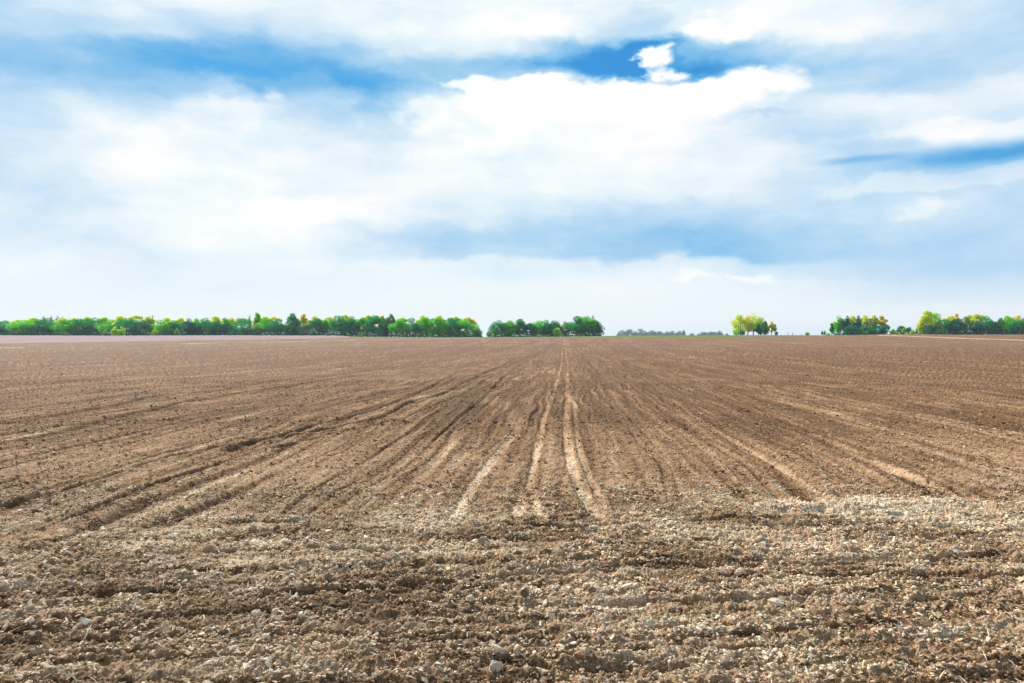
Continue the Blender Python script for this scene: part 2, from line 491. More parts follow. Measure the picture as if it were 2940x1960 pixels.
        z[k] += (L * big * (1 - 0.15 * sstep(yk, 7, 14)) * (1 - 0.4 * sstep(yk, 20, 70))).astype(np.float32)
        lump[k] = (L * 14).astype(np.float32)
    # dryness, with groove shade and contrast put into the tone: pale crust where the headland was rolled and in patches, browner in the middle of the field
    pt = perlin(x / 1.6, y / 0.8, 71) + 0.6 * perlin(x / .45, y / .3, 72)
    dry = 0.165 + 0.305 * hm + 0.18 * np.clip(pt, -1, 1) * (0.22 + 0.78 * hm)
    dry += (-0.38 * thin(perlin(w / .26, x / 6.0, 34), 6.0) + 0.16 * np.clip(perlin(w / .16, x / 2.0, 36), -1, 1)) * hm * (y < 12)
    band = np.exp(-((y - (6.3 + 0.12 * x)) / 0.75) ** 2)
    dry += 0.16 * band * sstep(pt, -0.6, 0.6) + 0.16 * (1 - sstep(y, 8, 15)) * (1 - hm)
    dry += 0.05 * np.clip(perlin(u / .5, v / 9.0, 73), -1, 1) * (1 - hm)
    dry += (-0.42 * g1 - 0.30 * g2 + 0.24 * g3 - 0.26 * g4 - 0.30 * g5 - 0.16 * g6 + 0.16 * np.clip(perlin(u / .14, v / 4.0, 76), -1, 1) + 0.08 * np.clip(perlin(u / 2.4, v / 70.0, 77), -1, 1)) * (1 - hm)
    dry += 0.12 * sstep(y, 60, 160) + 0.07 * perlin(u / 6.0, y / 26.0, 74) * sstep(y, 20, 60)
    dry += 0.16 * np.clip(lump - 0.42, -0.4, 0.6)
    dry -= 0.50 * groove  # grooves darkened in colour as well, deepening their shade
    dry -= 0.10 * hm * (y < 12)  # headland ground between the clods toned darker for contrast
    return z.reshape(shp), np.clip(dry, 0, 1).astype(np.float32).reshape(shp), track.reshape(shp)


# ---------------------------------------------------------------- mesh helpers
def np_mesh(name, verts, faces, mat, smooth=False, attrs=None, parent=None):
    """verts (n,3); faces (m,k) all the same size"""
    me = bpy.data.meshes.new(name)
    verts = np.ascontiguousarray(verts, np.float32)
    faces = np.ascontiguousarray(faces, np.int32)
    n, k = faces.shape
    me.vertices.add(len(verts))
    me.vertices.foreach_set('co', verts.ravel())
    me.loops.add(n * k)
    me.loops.foreach_set('vertex_index', faces.ravel())
    me.polygons.add(n)
    me.polygons.foreach_set('loop_start', np.arange(0, n * k, k, dtype=np.int32))
    me.polygons.foreach_set('loop_total', np.full(n, k, np.int32))
    me.polygons.foreach_set('use_smooth', np.full(n, smooth, bool))
    for an, av in (attrs or {}).items():
        a = me.attributes.new(an, 'FLOAT', 'POINT')
        a.data.foreach_set('value', np.ascontiguousarray(av, np.float32).ravel())
    me.update(calc_edges=True)
    me.materials.append(mat)
    ob = bpy.data.objects.new(name, me)
    scene.collection.objects.link(ob)
    if parent:
        ob.parent = parent
    return ob


def compact(verts, faces, attrs=None):
    used = np.unique(faces)
    remap = np.zeros(len(verts), np.int32)
    remap[used] = np.arange(len(used))
    return verts[used], remap[faces], {k: a[used] for k, a in (attrs or {}).items()}


def tag(o, label=None, cat=None, group=None, kind=None):
    if label:
        o['label'] = label
    if cat:
        o['category'] = cat
    if group:
        o['group'] = group
    if kind:
        o['kind'] = kind
    return o


def material(name):
    m = bpy.data.materials.new(name)
    m.use_nodes = True
    m.node_tree.nodes.clear()
    return m, NT(m.node_tree)


def finish(N, shader, vol=None):
    o = N.node('ShaderNodeOutputMaterial')
    if shader is not None:
        N.l.new(shader, o.inputs['Surface'])
    if vol is not None:
        N.l.new(vol, o.inputs['Volume'])


def soil_material(name, clod=False):
    m, N = material(name)
    pos = N.node('ShaderNodeNewGeometry').outputs['Position']
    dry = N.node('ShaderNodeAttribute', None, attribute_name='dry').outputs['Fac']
    track = N.node('ShaderNodeAttribute', None, attribute_name='track').outputs['Fac']
    n1 = N.noise(pos, 13.0, 6.0, 0.7)
    n2 = N.noise(pos, 70.0, 6.0, 0.8)
    n3 = N.noise(pos, 0.7, 3.0, 0.5)
    v1 = N.math('MULTIPLY', N.math('SUBTRACT', n1, 0.5), 1.05)
    v2 = N.math('MULTIPLY', N.math('SUBTRACT', n2, 0.5), 1.5)
    v3 = N.math('MULTIPLY', N.math('SUBTRACT', n3, 0.5), 0.25)
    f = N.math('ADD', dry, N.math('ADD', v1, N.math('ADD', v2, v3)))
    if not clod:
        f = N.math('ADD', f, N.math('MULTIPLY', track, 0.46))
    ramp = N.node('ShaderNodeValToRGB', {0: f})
    cr = ramp.color_ramp
    cr.elements[0].position = 0.0
    cr.elements[0].color = (0.10, 0.055, 0.028, 1)
    cr.elements[1].position = 1.0
    cr.elements[1].color = (0.86, 0.76, 0.62, 1)
    e = cr.elements.new(0.28)
    e.color = (0.31, 0.188, 0.105, 1)
    e = cr.elements.new(0.55)
    e.color = (0.53, 0.385, 0.26, 1)
    e = cr.elements.new(0.8)
    e.color = (0.78, 0.64, 0.48, 1)
    col = ramp.outputs[0]
    # hue drift: greyish, reddish and greenish patches
    h = N.noise(pos, 2.3, 4.0, 0.6, out=1)
    tint = N.mix(0.11, (1, 1, 1, 1), h, 'MULTIPLY')
    yy_ = N.node('ShaderNodeSeparateXYZ', {0: pos}).outputs[1]
    warm = N.mix(N.smooth(yy_, 5.5, 13.0), (1.16, 1.095, 0.985, 1), (1.17, 1.07, 0.93, 1))
    col = N.mix(1.0, col, N.mix(1.0, tint, warm, 'MULTIPLY'), 'MULTIPLY')
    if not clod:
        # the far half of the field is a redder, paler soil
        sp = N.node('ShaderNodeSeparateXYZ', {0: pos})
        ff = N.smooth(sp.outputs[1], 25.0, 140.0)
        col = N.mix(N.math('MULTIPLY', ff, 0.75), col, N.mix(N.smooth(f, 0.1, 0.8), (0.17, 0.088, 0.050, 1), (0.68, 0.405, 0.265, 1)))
    b1 = N.noise(pos, 42.0, 8.0, 0.8)
    b2 = N.noise(pos, 7.0, 4.0, 0.6)
    hh = N.math('ADD', N.math('MULTIPLY', b1, 0.022), N.math('MULTIPLY', b2, 0.05))
    if clod:
        hh = N.math('MULTIPLY', b1, 0.010)
    bump = N.node('ShaderNodeBump', {'Strength': 0.9, 'Distance': 1.0, 'Height': hh})
    bs = N.node('ShaderNodeBsdfPrincipled', {'Base Color': col, 'Roughness': 0.95, 'Normal': bump.outputs[0]})
    bs.inputs['Specular IOR Level'].default_value = 0.15
    finish(N, bs.outputs[0])
    return m


def plain_ground_material(name, c1, c2, scale, stretch=(1, 1, 1)):
    m, N = material(name)
    pos = N.node('ShaderNodeNewGeometry').outputs['Position']
    p = N.vec('MULTIPLY', pos, stretch)
    f = N.smooth(N.noise(p, scale, 6.0, 0.65), 0.3, 0.7)
    f2 = N.noise(pos, scale * 12, 3.0, 0.6)
    col = N.mix(N.math('MULTIPLY', N.math('ADD', f, f2), 0.6), c1, c2)
    bump = N.node('ShaderNodeBump', {'Strength': 0.6, 'Distance': 1.0, 'Height': N.math('MULTIPLY', f2, 0.08)})
    bs = N.node('ShaderNodeBsdfPrincipled', {'Base Color': col, 'Roughness': 1.0, 'Normal': bump.outputs[0]})
    bs.inputs['Specular IOR Level'].default_value = 0.1
    finish(N, bs.outputs[0])
    return m


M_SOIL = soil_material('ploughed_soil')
M_CLOD = soil_material('dry_clod', clod=True)
M_FAR = plain_ground_material('pale_far_soil', (0.20, 0.135, 0.135, 1), (0.38, 0.265, 0.262, 1), 0.035, (1, 6, 1))
M_GRASS = plain_ground_material('verge_grass', (0.045, 0.10, 0.015, 1), (0.15, 0.25, 0.035, 1), 0.05)
M_PATH = plain_ground_material('dry_grass_track', (0.42, 0.32, 0.19, 1), (0.58, 0.46, 0.29, 1), 0.1)
M_LINE = plain_ground_material('thin_grass', (0.20, 0.24, 0.07, 1), (0.42, 0.42, 0.2, 1), 0.1)


# ---------------------------------------------------------------- ground
def build_ground():
    Fr = 683.0
    dv = 0.52 / (Fr * H)
    v_near = np.arange(1 / 3.25, 1 / 120.0, -dv)
    v = np.concatenate([np.linspace(1 / 1.0, 1 / 3.25, 130)[:-1], v_near, np.linspace(1 / 120.0, 1 / 470.0, 110)[1:],
                        1 / np.geomspace(480, 6000, 40)])
    Y = 1 / v
    r = np.concatenate([np.linspace(-1.6, -0.80, 300)[:-1], np.arange(-0.80, 0.80, 0.78 / Fr), np.linspace(0.80, 1.6, 300)])
    R, YY = np.meshgrid(r, Y)
    X = R * YY
    Z, D, T = surface(X, YY)
    ny, nx = X.shape
    verts = np.stack([X, YY, Z], -1).reshape(-1, 3)
    idx = np.arange(ny * nx, dtype=np.int32).reshape(ny, nx)
    # viewed from above, counter-clockwise
    f = np.stack([idx[:-1, :-1], idx[:-1, 1:], idx[1:, 1:], idx[1:, :-1]], -1).reshape(-1, 4)
    cx = (0.5 * (X[:-1, :-1] + X[1:, 1:])).ravel()
    cy = (0.5 * (YY[:-1, :-1] + YY[1:, 1:])).ravel()
    ratio = cx / cy
    pxc = 1470 + F * ratio
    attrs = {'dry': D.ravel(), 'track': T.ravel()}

    def edge(pts):   # border drawn on the map: bearing -> distance
        w = [img2ground(a, b) for a, b in pts]
        return np.interp(ratio, [p[0] / p[1] for p in w], [p[1] for p in w])
    eb = edge([(-700, 990), (0, 985.5), (300, 981), (500, 978), (700, 975), (900, 971.5), (980, 968.5), (1060, 967.4)])
    far = (cy > eb) & (pxc < 1060)
    verge_front = edge([(960, 967.0), (1100, 968.4), (1300, 969.3), (1500, 968.6), (1620, 967.6), (1780, 967.2), (1900, 967.4),
                        (2100, 966.2), (2250, 964.8), (2350, 963.4), (2420, 961.6)])
    verge = (cy > verge_front) & (pxc > 1000) & (pxc < 2420)
    track_y = edge([(2500, 962.0), (2560, 963.0), (2640, 966.2), (2700, 968.5), (2800, 972.0), (2940, 976.5), (3300, 992)])
    thick = np.interp(pxc, [2500, 2700, 2940], [16, 9, 4])
    path = (np.abs(cy - track_y) < thick) & (pxc > 2520)
    line_y = edge([(-300, 1006), (0, 998.5), (70, 997.5)])
    line = (np.abs(cy - line_y) < 2.6) & (pxc < 72)
    line_b = edge([(420, 989), (540, 986.5), (700, 983), (880, 979.5), (1000, 976.5), (1150, 973.3), (1300, 971.6), (1400, 970.6)])
    line |= (np.abs(cy - line_b) < 2.6) & (pxc > 520) & (pxc < 1400)
    beyond = cy > 520
    lab = np.zeros(len(f), np.int32)
    lab[far] = 1
    lab[line] = 4
    lab[path] = 3
    lab[verge] = 2
    lab[beyond] = 2
    for k, (nm, mat) in enumerate([('field', M_SOIL), ('far_field', M_FAR), ('grass_verge', M_GRASS), ('farm_track', M_PATH), ('grass_line', M_LINE)]):
        ff = f[lab == k]
        if k == 0:
            # the rest of the plain, behind and beside the camera
            th = np.linspace(math.atan(1.56), 2 * math.pi - math.atan(1.56), 420)
            rr = np.concatenate([[0.6, 1.2], np.linspace(1.6, 14, 150), np.geomspace(14.3, 6000, 110)])
            TH, RR = np.meshgrid(th, rr)
            gx = np.sin(TH) * RR
            gy = np.cos(TH) * RR
            gz, gd, gt = surface(gx, gy)
            gz = gz - 0.015 * (np.abs(gx) < 1.62 * gy)
            gi = np.arange(gx.size, dtype=np.int32).reshape(gx.shape) + len(verts)
            gf = np.stack([gi[:-1, :-1], gi[:-1, 1:], gi[1:, 1:], gi[1:, :-1]], -1).reshape(-1, 4)
            vv = np.concatenate([verts, np.stack([gx, gy, gz], -1).reshape(-1, 3)])
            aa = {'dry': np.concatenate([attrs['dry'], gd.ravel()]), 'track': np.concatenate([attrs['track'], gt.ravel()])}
            gf = gf[:, ::-1]
            # patch under the camera
            ff = np.concatenate([ff, gf])
            vv, ff, aa = compact(vv, ff, aa)
        else:
            vv, ff, aa = compact(verts, ff, attrs)
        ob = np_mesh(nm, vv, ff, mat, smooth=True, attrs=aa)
        ob['kind'] = 'structure'
    return


build_ground()

# ---------------------------------------------------------------- clods
def ico(sub):
    t = (1 + 5 ** .5) / 2
    v = [(-1, t, 0), (1, t, 0), (-1, -t, 0), (1, -t, 0), (0, -1, t), (0, 1, t), (0, -1, -t), (0, 1, -t), (t, 0, -1), (t, 0, 1), (-t, 0, -1), (-t, 0, 1)]
    f = [(0, 11, 5), (0, 5, 1), (0, 1, 7), (0, 7, 10), (0, 10, 11), (1, 5, 9), (5, 11, 4), (11, 10, 2), (10, 7, 6), (7, 1, 8),
         (3, 9, 4), (3, 4, 2), (3, 2, 6), (3, 6, 8), (3, 8, 9), (4, 9, 5), (2, 4, 11), (6, 2, 10), (8, 6, 7), (9, 8, 1)]
    v = [np.array(p, float) / np.linalg.norm(p) for p in v]
    for _ in range(sub):
        mid = {}
        nf = []

        def m(a, b):
            k = (min(a, b), max(a, b))
            if k not in mid:
                p = v[a] + v[b]
                v.append(p / np.linalg.norm(p))
                mid[k] = len(v) - 1
            return mid[k]
        for a, b, c in f:
            ab, bc, ca = m(a, b), m(b, c), m(c, a)
            nf += [(a, ab, ca), (b, bc, ab), (c, ca, bc), (ab, bc, ca)]
        f = nf
    return np.array(v), np.array(f, np.int32)


def clod_shape(rs, sub):
    v, f = ico(sub)
    # a few random cutting planes make angular crumbs
    for _ in range(11):
        n = rs.normal(size=3)
        n /= np.linalg.norm(n)
        d = rs.uniform(0.32, 0.80)
        s = v @ n
        k = s > d
        v[k] -= np.outer(s[k] - d, n)
    v *= (1 + rs.uniform(-.16, .16, (len(v), 1)))
    return v, f


def rotmats(n, rs):
    q = rs.normal(size=(n, 4))
    q /= np.linalg.norm(q, axis=1)[:, None]
    w, x, y, z = q.T
    return np.stack([1 - 2 * (y * y + z * z), 2 * (x * y - z * w), 2 * (x * z + y * w),
                     2 * (x * y + z * w), 1 - 2 * (x * x + z * z), 2 * (y * z - x * w),
                     2 * (x * z - y * w), 2 * (y * z + x * w), 1 - 2 * (x * x + y * y)], -1).reshape(-1, 3, 3)


def scatter(rs, n, y0, y1, s_lo, s_hi, sub, name_parts):
    """n crumbs between two distances; sizes follow a power law"""
    # uniform over ground area of the wedge
    yy = np.sqrt(rs.uniform(y0 ** 2, y1 ** 2, n))
    rr = rs.uniform(-1.2, 1.2, n)
    xx = rr * yy
    z, dry, tr = surface(xx, yy)
    keep = rs.uniform(size=n) > tr * 0.95 + 1.2 * np.clip(0.12 - dry, 0, .5)
    # crumbs gather in patches and rows
    dens = 0.62 + 0.55 * perlin(xx / .7, yy / .22, 101) + 0.35 * perlin(xx / .22, yy / .12, 103) + 0.2 * headmask(xx, yy)
    keep &= rs.uniform(size=n) < dens + 0.15
    grow = np.clip(0.95 + 0.75 * perlin(xx / .55, yy / .30, 105), .5, 1.35)[keep]
    xx, yy, z, dry = xx[keep], yy[keep], z[keep], dry[keep]
    n = len(xx)
    al = 3.0
    uu = rs.uniform(size=n)
    size = (s_lo ** (-al) + uu * (s_hi ** (-al) - s_lo ** (-al))) ** (-1 / al)
    size = size * grow * 1.12
    tone = np.clip(dry + 0.16 - 5.0 * np.clip(size - .016, 0, .03) + 0.16 * headmask(xx, yy) + rs.normal(0, .20, n), 0, 1)  # clods toned paler than the ground, more so on the headland
    variants = [clod_shape(rs, sub) for _ in range(14)]
    which = rs.randint(0, 14, n)
    V = []
    Fc = []
    A = []
    base = name_parts['base']
    for k in range(14):
        m = which == k
        c = m.sum()
        if not c:
            continue
        bv, bf = variants[k]
        yaw = rs.uniform(0, 6.283, c)
        tx, ty = rs.normal(0, .38, c), rs.normal(0, .38, c)
        cy_, sy_ = np.cos(yaw), np.sin(yaw)
        Rz = np.zeros((c, 3, 3))
        Rz[:, 0, 0], Rz[:, 0, 1], Rz[:, 1, 0], Rz[:, 1, 1], Rz[:, 2, 2] = cy_, -sy_, sy_, cy_, 1
        Rt = np.zeros((c, 3, 3))
        Rt[:, 0, 0], Rt[:, 1, 1], Rt[:, 2, 2] = 1, 1, 1
        Rt[:, 0, 2], Rt[:, 2, 0], Rt[:, 1, 2], Rt[:, 2, 1] = ty, -ty, -tx, tx
        Rm = np.einsum('nij,njk->nik', Rt, Rz)
        sc = np.stack([rs.uniform(.9, 1.75, c), rs.uniform(.6, 1.1, c), rs.uniform(.30, .75, c)], -1)
        P = np.einsum('nij,nvj->nvi', Rm, bv[None] * sc[:, None, :]) * size[m][:, None, None]
        P += np.stack([xx[m], yy[m], z[m] + size[m] * rs.uniform(0.0, .35, c)], -1)[:, None, :]
        V.append(P.reshape(-1, 3))
        off = base + np.arange(c)[:, None, None] * len(bv)
        Fc.append((bf[None] + off).reshape(-1, 3))
        A.append(np.repeat(tone[m], len(bv)))
        base += c * len(bv)
    name_parts['base'] = base
    return np.concatenate(V), np.concatenate(Fc), np.concatenate(A)


rs = np.random.RandomState(11)
parts = {'base': 0}
acc = [scatter(rs, 195000, 2.7, 7.8, .0055, .025, 1, parts),
       scatter(rs, 117000, 7.0, 14, .007, .028, 0, parts),
       scatter(rs, 78000, 13, 30, .011, .032, 0, parts),
       scatter(rs, 11500, 28, 60, .018, .045, 0, parts)]
clods = np_mesh('soil_clods', np.concatenate([a[0] for a in acc]), np.concatenate([a[1] for a in acc]), M_CLOD,
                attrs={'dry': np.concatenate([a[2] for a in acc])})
tag(clods, 'loose crumbs and clods of dry earth lying all over the ploughed field', 'soil clods', kind='stuff')

# ---------------------------------------------------------------- straw and stalk litter
def simple_mat(name, col, col2=None, rough=0.8, scale=30):
    m, N = material(name)
    pos = N.node('ShaderNodeNewGeometry').outputs['Position']
    c = N.mix(N.smooth(N.noise(pos, scale, 4.0, 0.6), .3, .7), col, col2 or tuple(a * 0.6 for a in col[:3]) + (1,))
    bump = N.node('ShaderNodeBump', {'Strength': 0.5, 'Distance': 0.01, 'Height': N.noise(pos, scale * 3, 3.0)})
    bs = N.node('ShaderNodeBsdfPrincipled', {'Base Color': c, 'Roughness': rough, 'Normal': bump.outputs[0]})
    bs.inputs['Specular IOR Level'].default_value = 0.2
    finish(N, bs.outputs[0])
    return m


M_STRAW = simple_mat('straw', (0.72, 0.60, 0.38, 1), (0.50, 0.40, 0.24, 1))


def straw_mesh(rs, n):
    yy = 1 / rs.uniform(1 / 45., 1 / 3.0, n)
    xx = rs.uniform(-.9, .9, n) * yy
    z, dry, tr = surface(xx, yy)
    L = rs.uniform(.012, .045, n) * (1 + .04 * yy)
    Wd = L * rs.uniform(.06, .14, n)
    th = rs.uniform(0, 6.283, n)
    el = rs.uniform(-.15, .55, n)
    dx = np.stack([np.cos(th) * np.cos(el), np.sin(th) * np.cos(el), np.sin(el)], -1)
    sx = np.stack([-np.sin(th), np.cos(th), np.zeros(n)], -1)
    up = np.cross(dx, sx)
    c = np.stack([xx, yy, z + .012], -1)
    V = np.zeros((n, 9, 3))
    for s in range(3):
        t = (s - 1)
        bend = up * (L * .12 * (1 - t * t))[:, None]
        wd = Wd * (1 - .45 * t * t)
        for q in range(3):
            a = q * 2.094
            V[:, s * 3 + q] = c + dx * (L * t)[:, None] + bend + sx * (wd * math.cos(a))[:, None] + up * (wd * math.sin(a))[:, None]
    f = []
    for s in range(2):
        for q in range(3):
            f.append((s * 3 + q, s * 3 + (q + 1) % 3, s * 3 + 3 + (q + 1) % 3, s * 3 + 3 + q))
    Fc = (np.array(f)[None] + np.arange(n)[:, None, None] * 9).reshape(-1, 4)
    return V.reshape(-1, 3), Fc


sv, sf = straw_mesh(np.random.RandomState(5), 1100)
tag(np_mesh('straw_litter', sv, sf, M_STRAW), 'thin bits of straw and stubble scattered over the soil', 'straw', kind='stuff')

# single stones, clods and stalks that stand out in the photograph
M_STONE = simple_mat('pale_stone', (0.70, 0.56, 0.41, 1), (0.46, 0.36, 0.26, 1), 0.9, 60)
M_DARKCLOD = simple_mat('dark_clod', (0.13, 0.09, 0.055, 1), (0.22, 0.155, 0.10, 1), 0.95, 60)  # darker brown tone for the dark clods
M_BROWNCLOD = simple_mat('brown_clod', (0.30, 0.21, 0.14, 1), (0.46, 0.35, 0.25, 1), 0.95, 60)


def lump_object(name, px, py, wpx, hpx, mat, label, cat, seed, flat=1.0):
    x, y = img2ground(px, py)
    z = float(surface(np.array([x]), np.array([y]))[0][0])
    rs_ = np.random.RandomState(seed)
    v, f = ico(2)
    for _ in range(9):
        n = rs_.normal(size=3)
        n /= np.linalg.norm(n)
        d = rs_.uniform(.5, .85)
        s = v @ n
        k = s > d
        v[k] -= np.outer(s[k] - d, n)
    v *= 1 + rs_.uniform(-.11, .11, (len(v), 1))
    sx = wpx / F * y / 2
    sz = hpx / F * y / 2
    v = v * np.array([sx, sx * 0.8, sz])
    v[:, 2] += sz * .55
    ob = np_mesh(name, v, f, mat)
    ob.location = (x, y, z)
    tag(ob, label, cat)
    return ob


LUMPS = [
    ('stone', 1425, 1935, 42, 34, M_STONE, 'whitish angular stone at the bottom of the picture, just left of its centre', 'stone'),
    ('stone', 738, 1768, 36, 22, M_STONE, 'white rounded stone lying in the headland soil, left of the centre', 'stone'),
    ('stone', 2228, 1742, 50, 18, M_STONE, 'long flat pale stone half buried in the headland, right of the centre', 'stone'),
    ('stone', 2004, 1688, 18, 12, M_STONE, 'small round white stone right of the wheel tracks in the headland', 'stone'),
    ('stone', 1350, 1735, 32, 22, M_STONE, 'pale stone in the middle of the headland left of a dark pointed clod', 'stone'),
    ('stone', 2140, 1900, 20, 22, M_STONE, 'small upright pale stone near the bottom right', 'stone'),
    ('earth_clod', 1436, 1892, 52, 26, M_DARKCLOD, 'dark wedge shaped clod just above the whitish stone at the bottom', 'clod'),
    ('earth_clod', 1506, 1738, 26, 26, M_DARKCLOD, 'dark pointed clod in the middle of the headland', 'clod'),
    ('earth_clod', 1388, 1572, 34, 26, M_BROWNCLOD, 'brown pyramid shaped clod standing below the end of the wheel tracks', 'clod'),
    ('earth_clod', 410, 1708, 34, 18, M_DARKCLOD, 'dark clod in the long cross groove on the left', 'clod'),
    ('earth_clod', 880, 1795, 30, 22, M_BROWNCLOD, 'dull purplish brown clod below and right of the white rounded stone', 'clod'),
    ('earth_clod', 1234, 1408, 14, 12, M_DARKCLOD, 'small black clod left of the tracks that run to the horizon', 'clod'),
    ('earth_clod', 1785, 1108, 7, 7, M_DARKCLOD, 'tiny black clod far out in the field, right of the centre tracks', 'clod'),
]
for i, a in enumerate(LUMPS):
    lump_object(a[0], a[1], a[2], a[3], a[4], a[5], a[6], a[7], 200 + i)


def stalk(px, py, hpx, lean, label, wpx=5):
    """split dry maize stalk: a bent tapering blade with a folded leaf"""
    x, y = img2ground(px, py)
    z = float(surface(np.array([x]), np.array([y]))[0][0])
    hh = hpx / F * y
    wd = wpx / F * y / 2
    V = []
    Fc = []

    def tube(p0, p1, p2, r0, r1):
        b = len(V)
        for s in range(6):
            t = s / 5
            p = (1 - t) ** 2 * p0 + 2 * t * (1 - t) * p1 + t * t * p2
            r = r0 + (r1 - r0) * t
            for q in range(6):
                a = q * math.pi / 3
                V.append(p + np.array([math.cos(a) * r, math.sin(a) * r * .6, math.sin(a) * r * .3]))
        for s in range(5):
            for q in range(6):
                Fc.append((b + s * 6 + q, b + s * 6 + (q + 1) % 6, b + s * 6 + 6 + (q + 1) % 6, b + s * 6 + 6 + q))
    A = np.array
    tube(A([0, 0, -.01]), A([lean * .3 * hh, 0, hh * .6]), A([lean * hh, 0, hh]), wd, wd * .4)
    tube(A([0, 0, 0.]), A([hh * .5, 0, hh * .45]), A([hh * 1.1, -.01, hh * .55]), wd * .8, wd * .2)
    ob = np_mesh('dry_stalk', np.array(V), np.array(Fc), M_STRAW)
    ob.location = (x, y, z)
    tag(ob, label, 'stalk', 'broken dry stalks in the field')
    return ob


for a in [
    (2345, 1345, 20, -.2, 'upright cream coloured stalk stump right of the centre, with a leaf beside it', 7),
    (2623, 1390, 16, .1, 'small pale stalk standing near the right side in front of a smooth strip', 4),
    (2625, 1160, 10, -.3, 'thin pale stalk far out on the right half of the field', 5),
    (1655, 1212, 8, .5, 'pale bits of stalk lying just right of the centre tracks', 9),
    (2200, 1810, 14, -.8, 'leaning pale stalk in the headland on the right', 6),
    (215, 1835, 24, .6, 'pale slanting stalk in the soil near the bottom left corner', 5),
    (410, 1768, 20, .8, 'yellowish split stalk lying in the headland on the left', 6),
    (640, 1905, 10, -1.8, 'flat cream stalk lying on the smooth pale band at the bottom left', 8),
    (1515, 1850, 9, 1.9, 'yellow stalk piece lying in the smooth band at the bottom centre', 7),
    (1745, 1885, 8, 2.2, 'long pale stalk lying near the bottom, right of the centre', 8),
    (548, 1848, 10, 1.6, 'short pale stalk piece lying left of the bottom centre', 6),
]:
    stalk(*a[:4], a[4], a[5])

# ---------------------------------------------------------------- trees
def leaf_material(name, c1, c2, trans=0.45):
    m, N = material(name)
    pos = N.node('ShaderNodeNewGeometry').outputs['Position']
    att = N.node('ShaderNodeAttribute', None, attribute_name='leaf').outputs['Fac']
    f = N.math('ADD', N.math('MULTIPLY', att, 0.6), N.math('MULTIPLY', N.noise(pos, 0.35, 3.0), 0.5))
    col = N.mix(N.smooth(f, 0.15, 0.85), c1, c2)
    df = N.node('ShaderNodeBsdfDiffuse', {'Color': col})
    tr = N.node('ShaderNodeBsdfTranslucent', {'Color': N.mix(1.0, col, (1.5, 1.45, 0.30, 1), 'MULTIPLY')})
    mx = N.node('ShaderNodeMixShader', {0: trans, 1: df.outputs[0], 2: tr.outputs[0]})
    finish(N, mx.outputs[0])
    return m


LEAF = {
    'green': leaf_material('green_leaves', (0.004, 0.175, 0.155, 1), (0.045, 0.38, 0.17, 1), .5),
    'dark': leaf_material('dark_leaves', (0.004, 0.13, 0.14, 1), (0.014, 0.24, 0.18, 1), .4),
    'bright': leaf_material('bright_green_leaves', (0.045, 0.33, 0.05, 1), (0.14, 0.52, 0.04, 1), .55),
    'yellow': leaf_material('yellow_spring_leaves', (0.44, 0.56, 0.03, 1), (0.60, 0.64, 0.05, 1), .6),
    'lime': leaf_material('yellow_green_leaves', (0.26, 0.52, 0.02, 1), (0.46, 0.66, 0.03, 1), .6),
    'orange': leaf_material('pale_yellow_leaves', (0.56, 0.54, 0.13, 1), (0.66, 0.60, 0.2, 1), .6),
    'pale': leaf_material('grey_green_leaves', (0.13, 0.31, 0.17, 1), (0.24, 0.44, 0.22, 1)),
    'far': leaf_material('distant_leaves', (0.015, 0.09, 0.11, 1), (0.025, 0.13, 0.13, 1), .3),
}
M_BARK = simple_mat('bark', (0.13, 0.11, 0.085, 1), (0.06, 0.05, 0.04, 1), 0.95, 1.5)


def tubes_to_mesh(tubes):
    V = []
    Fc = []
    b = 0
    for pts, rad in tubes:
        pts = np.array(pts)
        n = len(pts)
        k = 6
        for i in range(n):
            d = pts[min(i + 1, n - 1)] - pts[max(i - 1, 0)]
            d = d / (np.linalg.norm(d) + 1e-9)
            a = np.cross(d, [0.3, 1, 0.1])
            a /= np.linalg.norm(a)
            c = np.cross(d, a)
            for q in range(k):
                t = q * 2 * math.pi / k
                V.append(pts[i] + (a * math.cos(t) + c * math.sin(t)) * rad[i])
        for i in range(n - 1):
            for q in range(k):
                Fc.append((b + i * k + q, b + i * k + (q + 1) % k, b + (i + 1) * k + (q + 1) % k, b + (i + 1) * k + q))
        b += n * k
    return np.array(V), np.array(Fc)


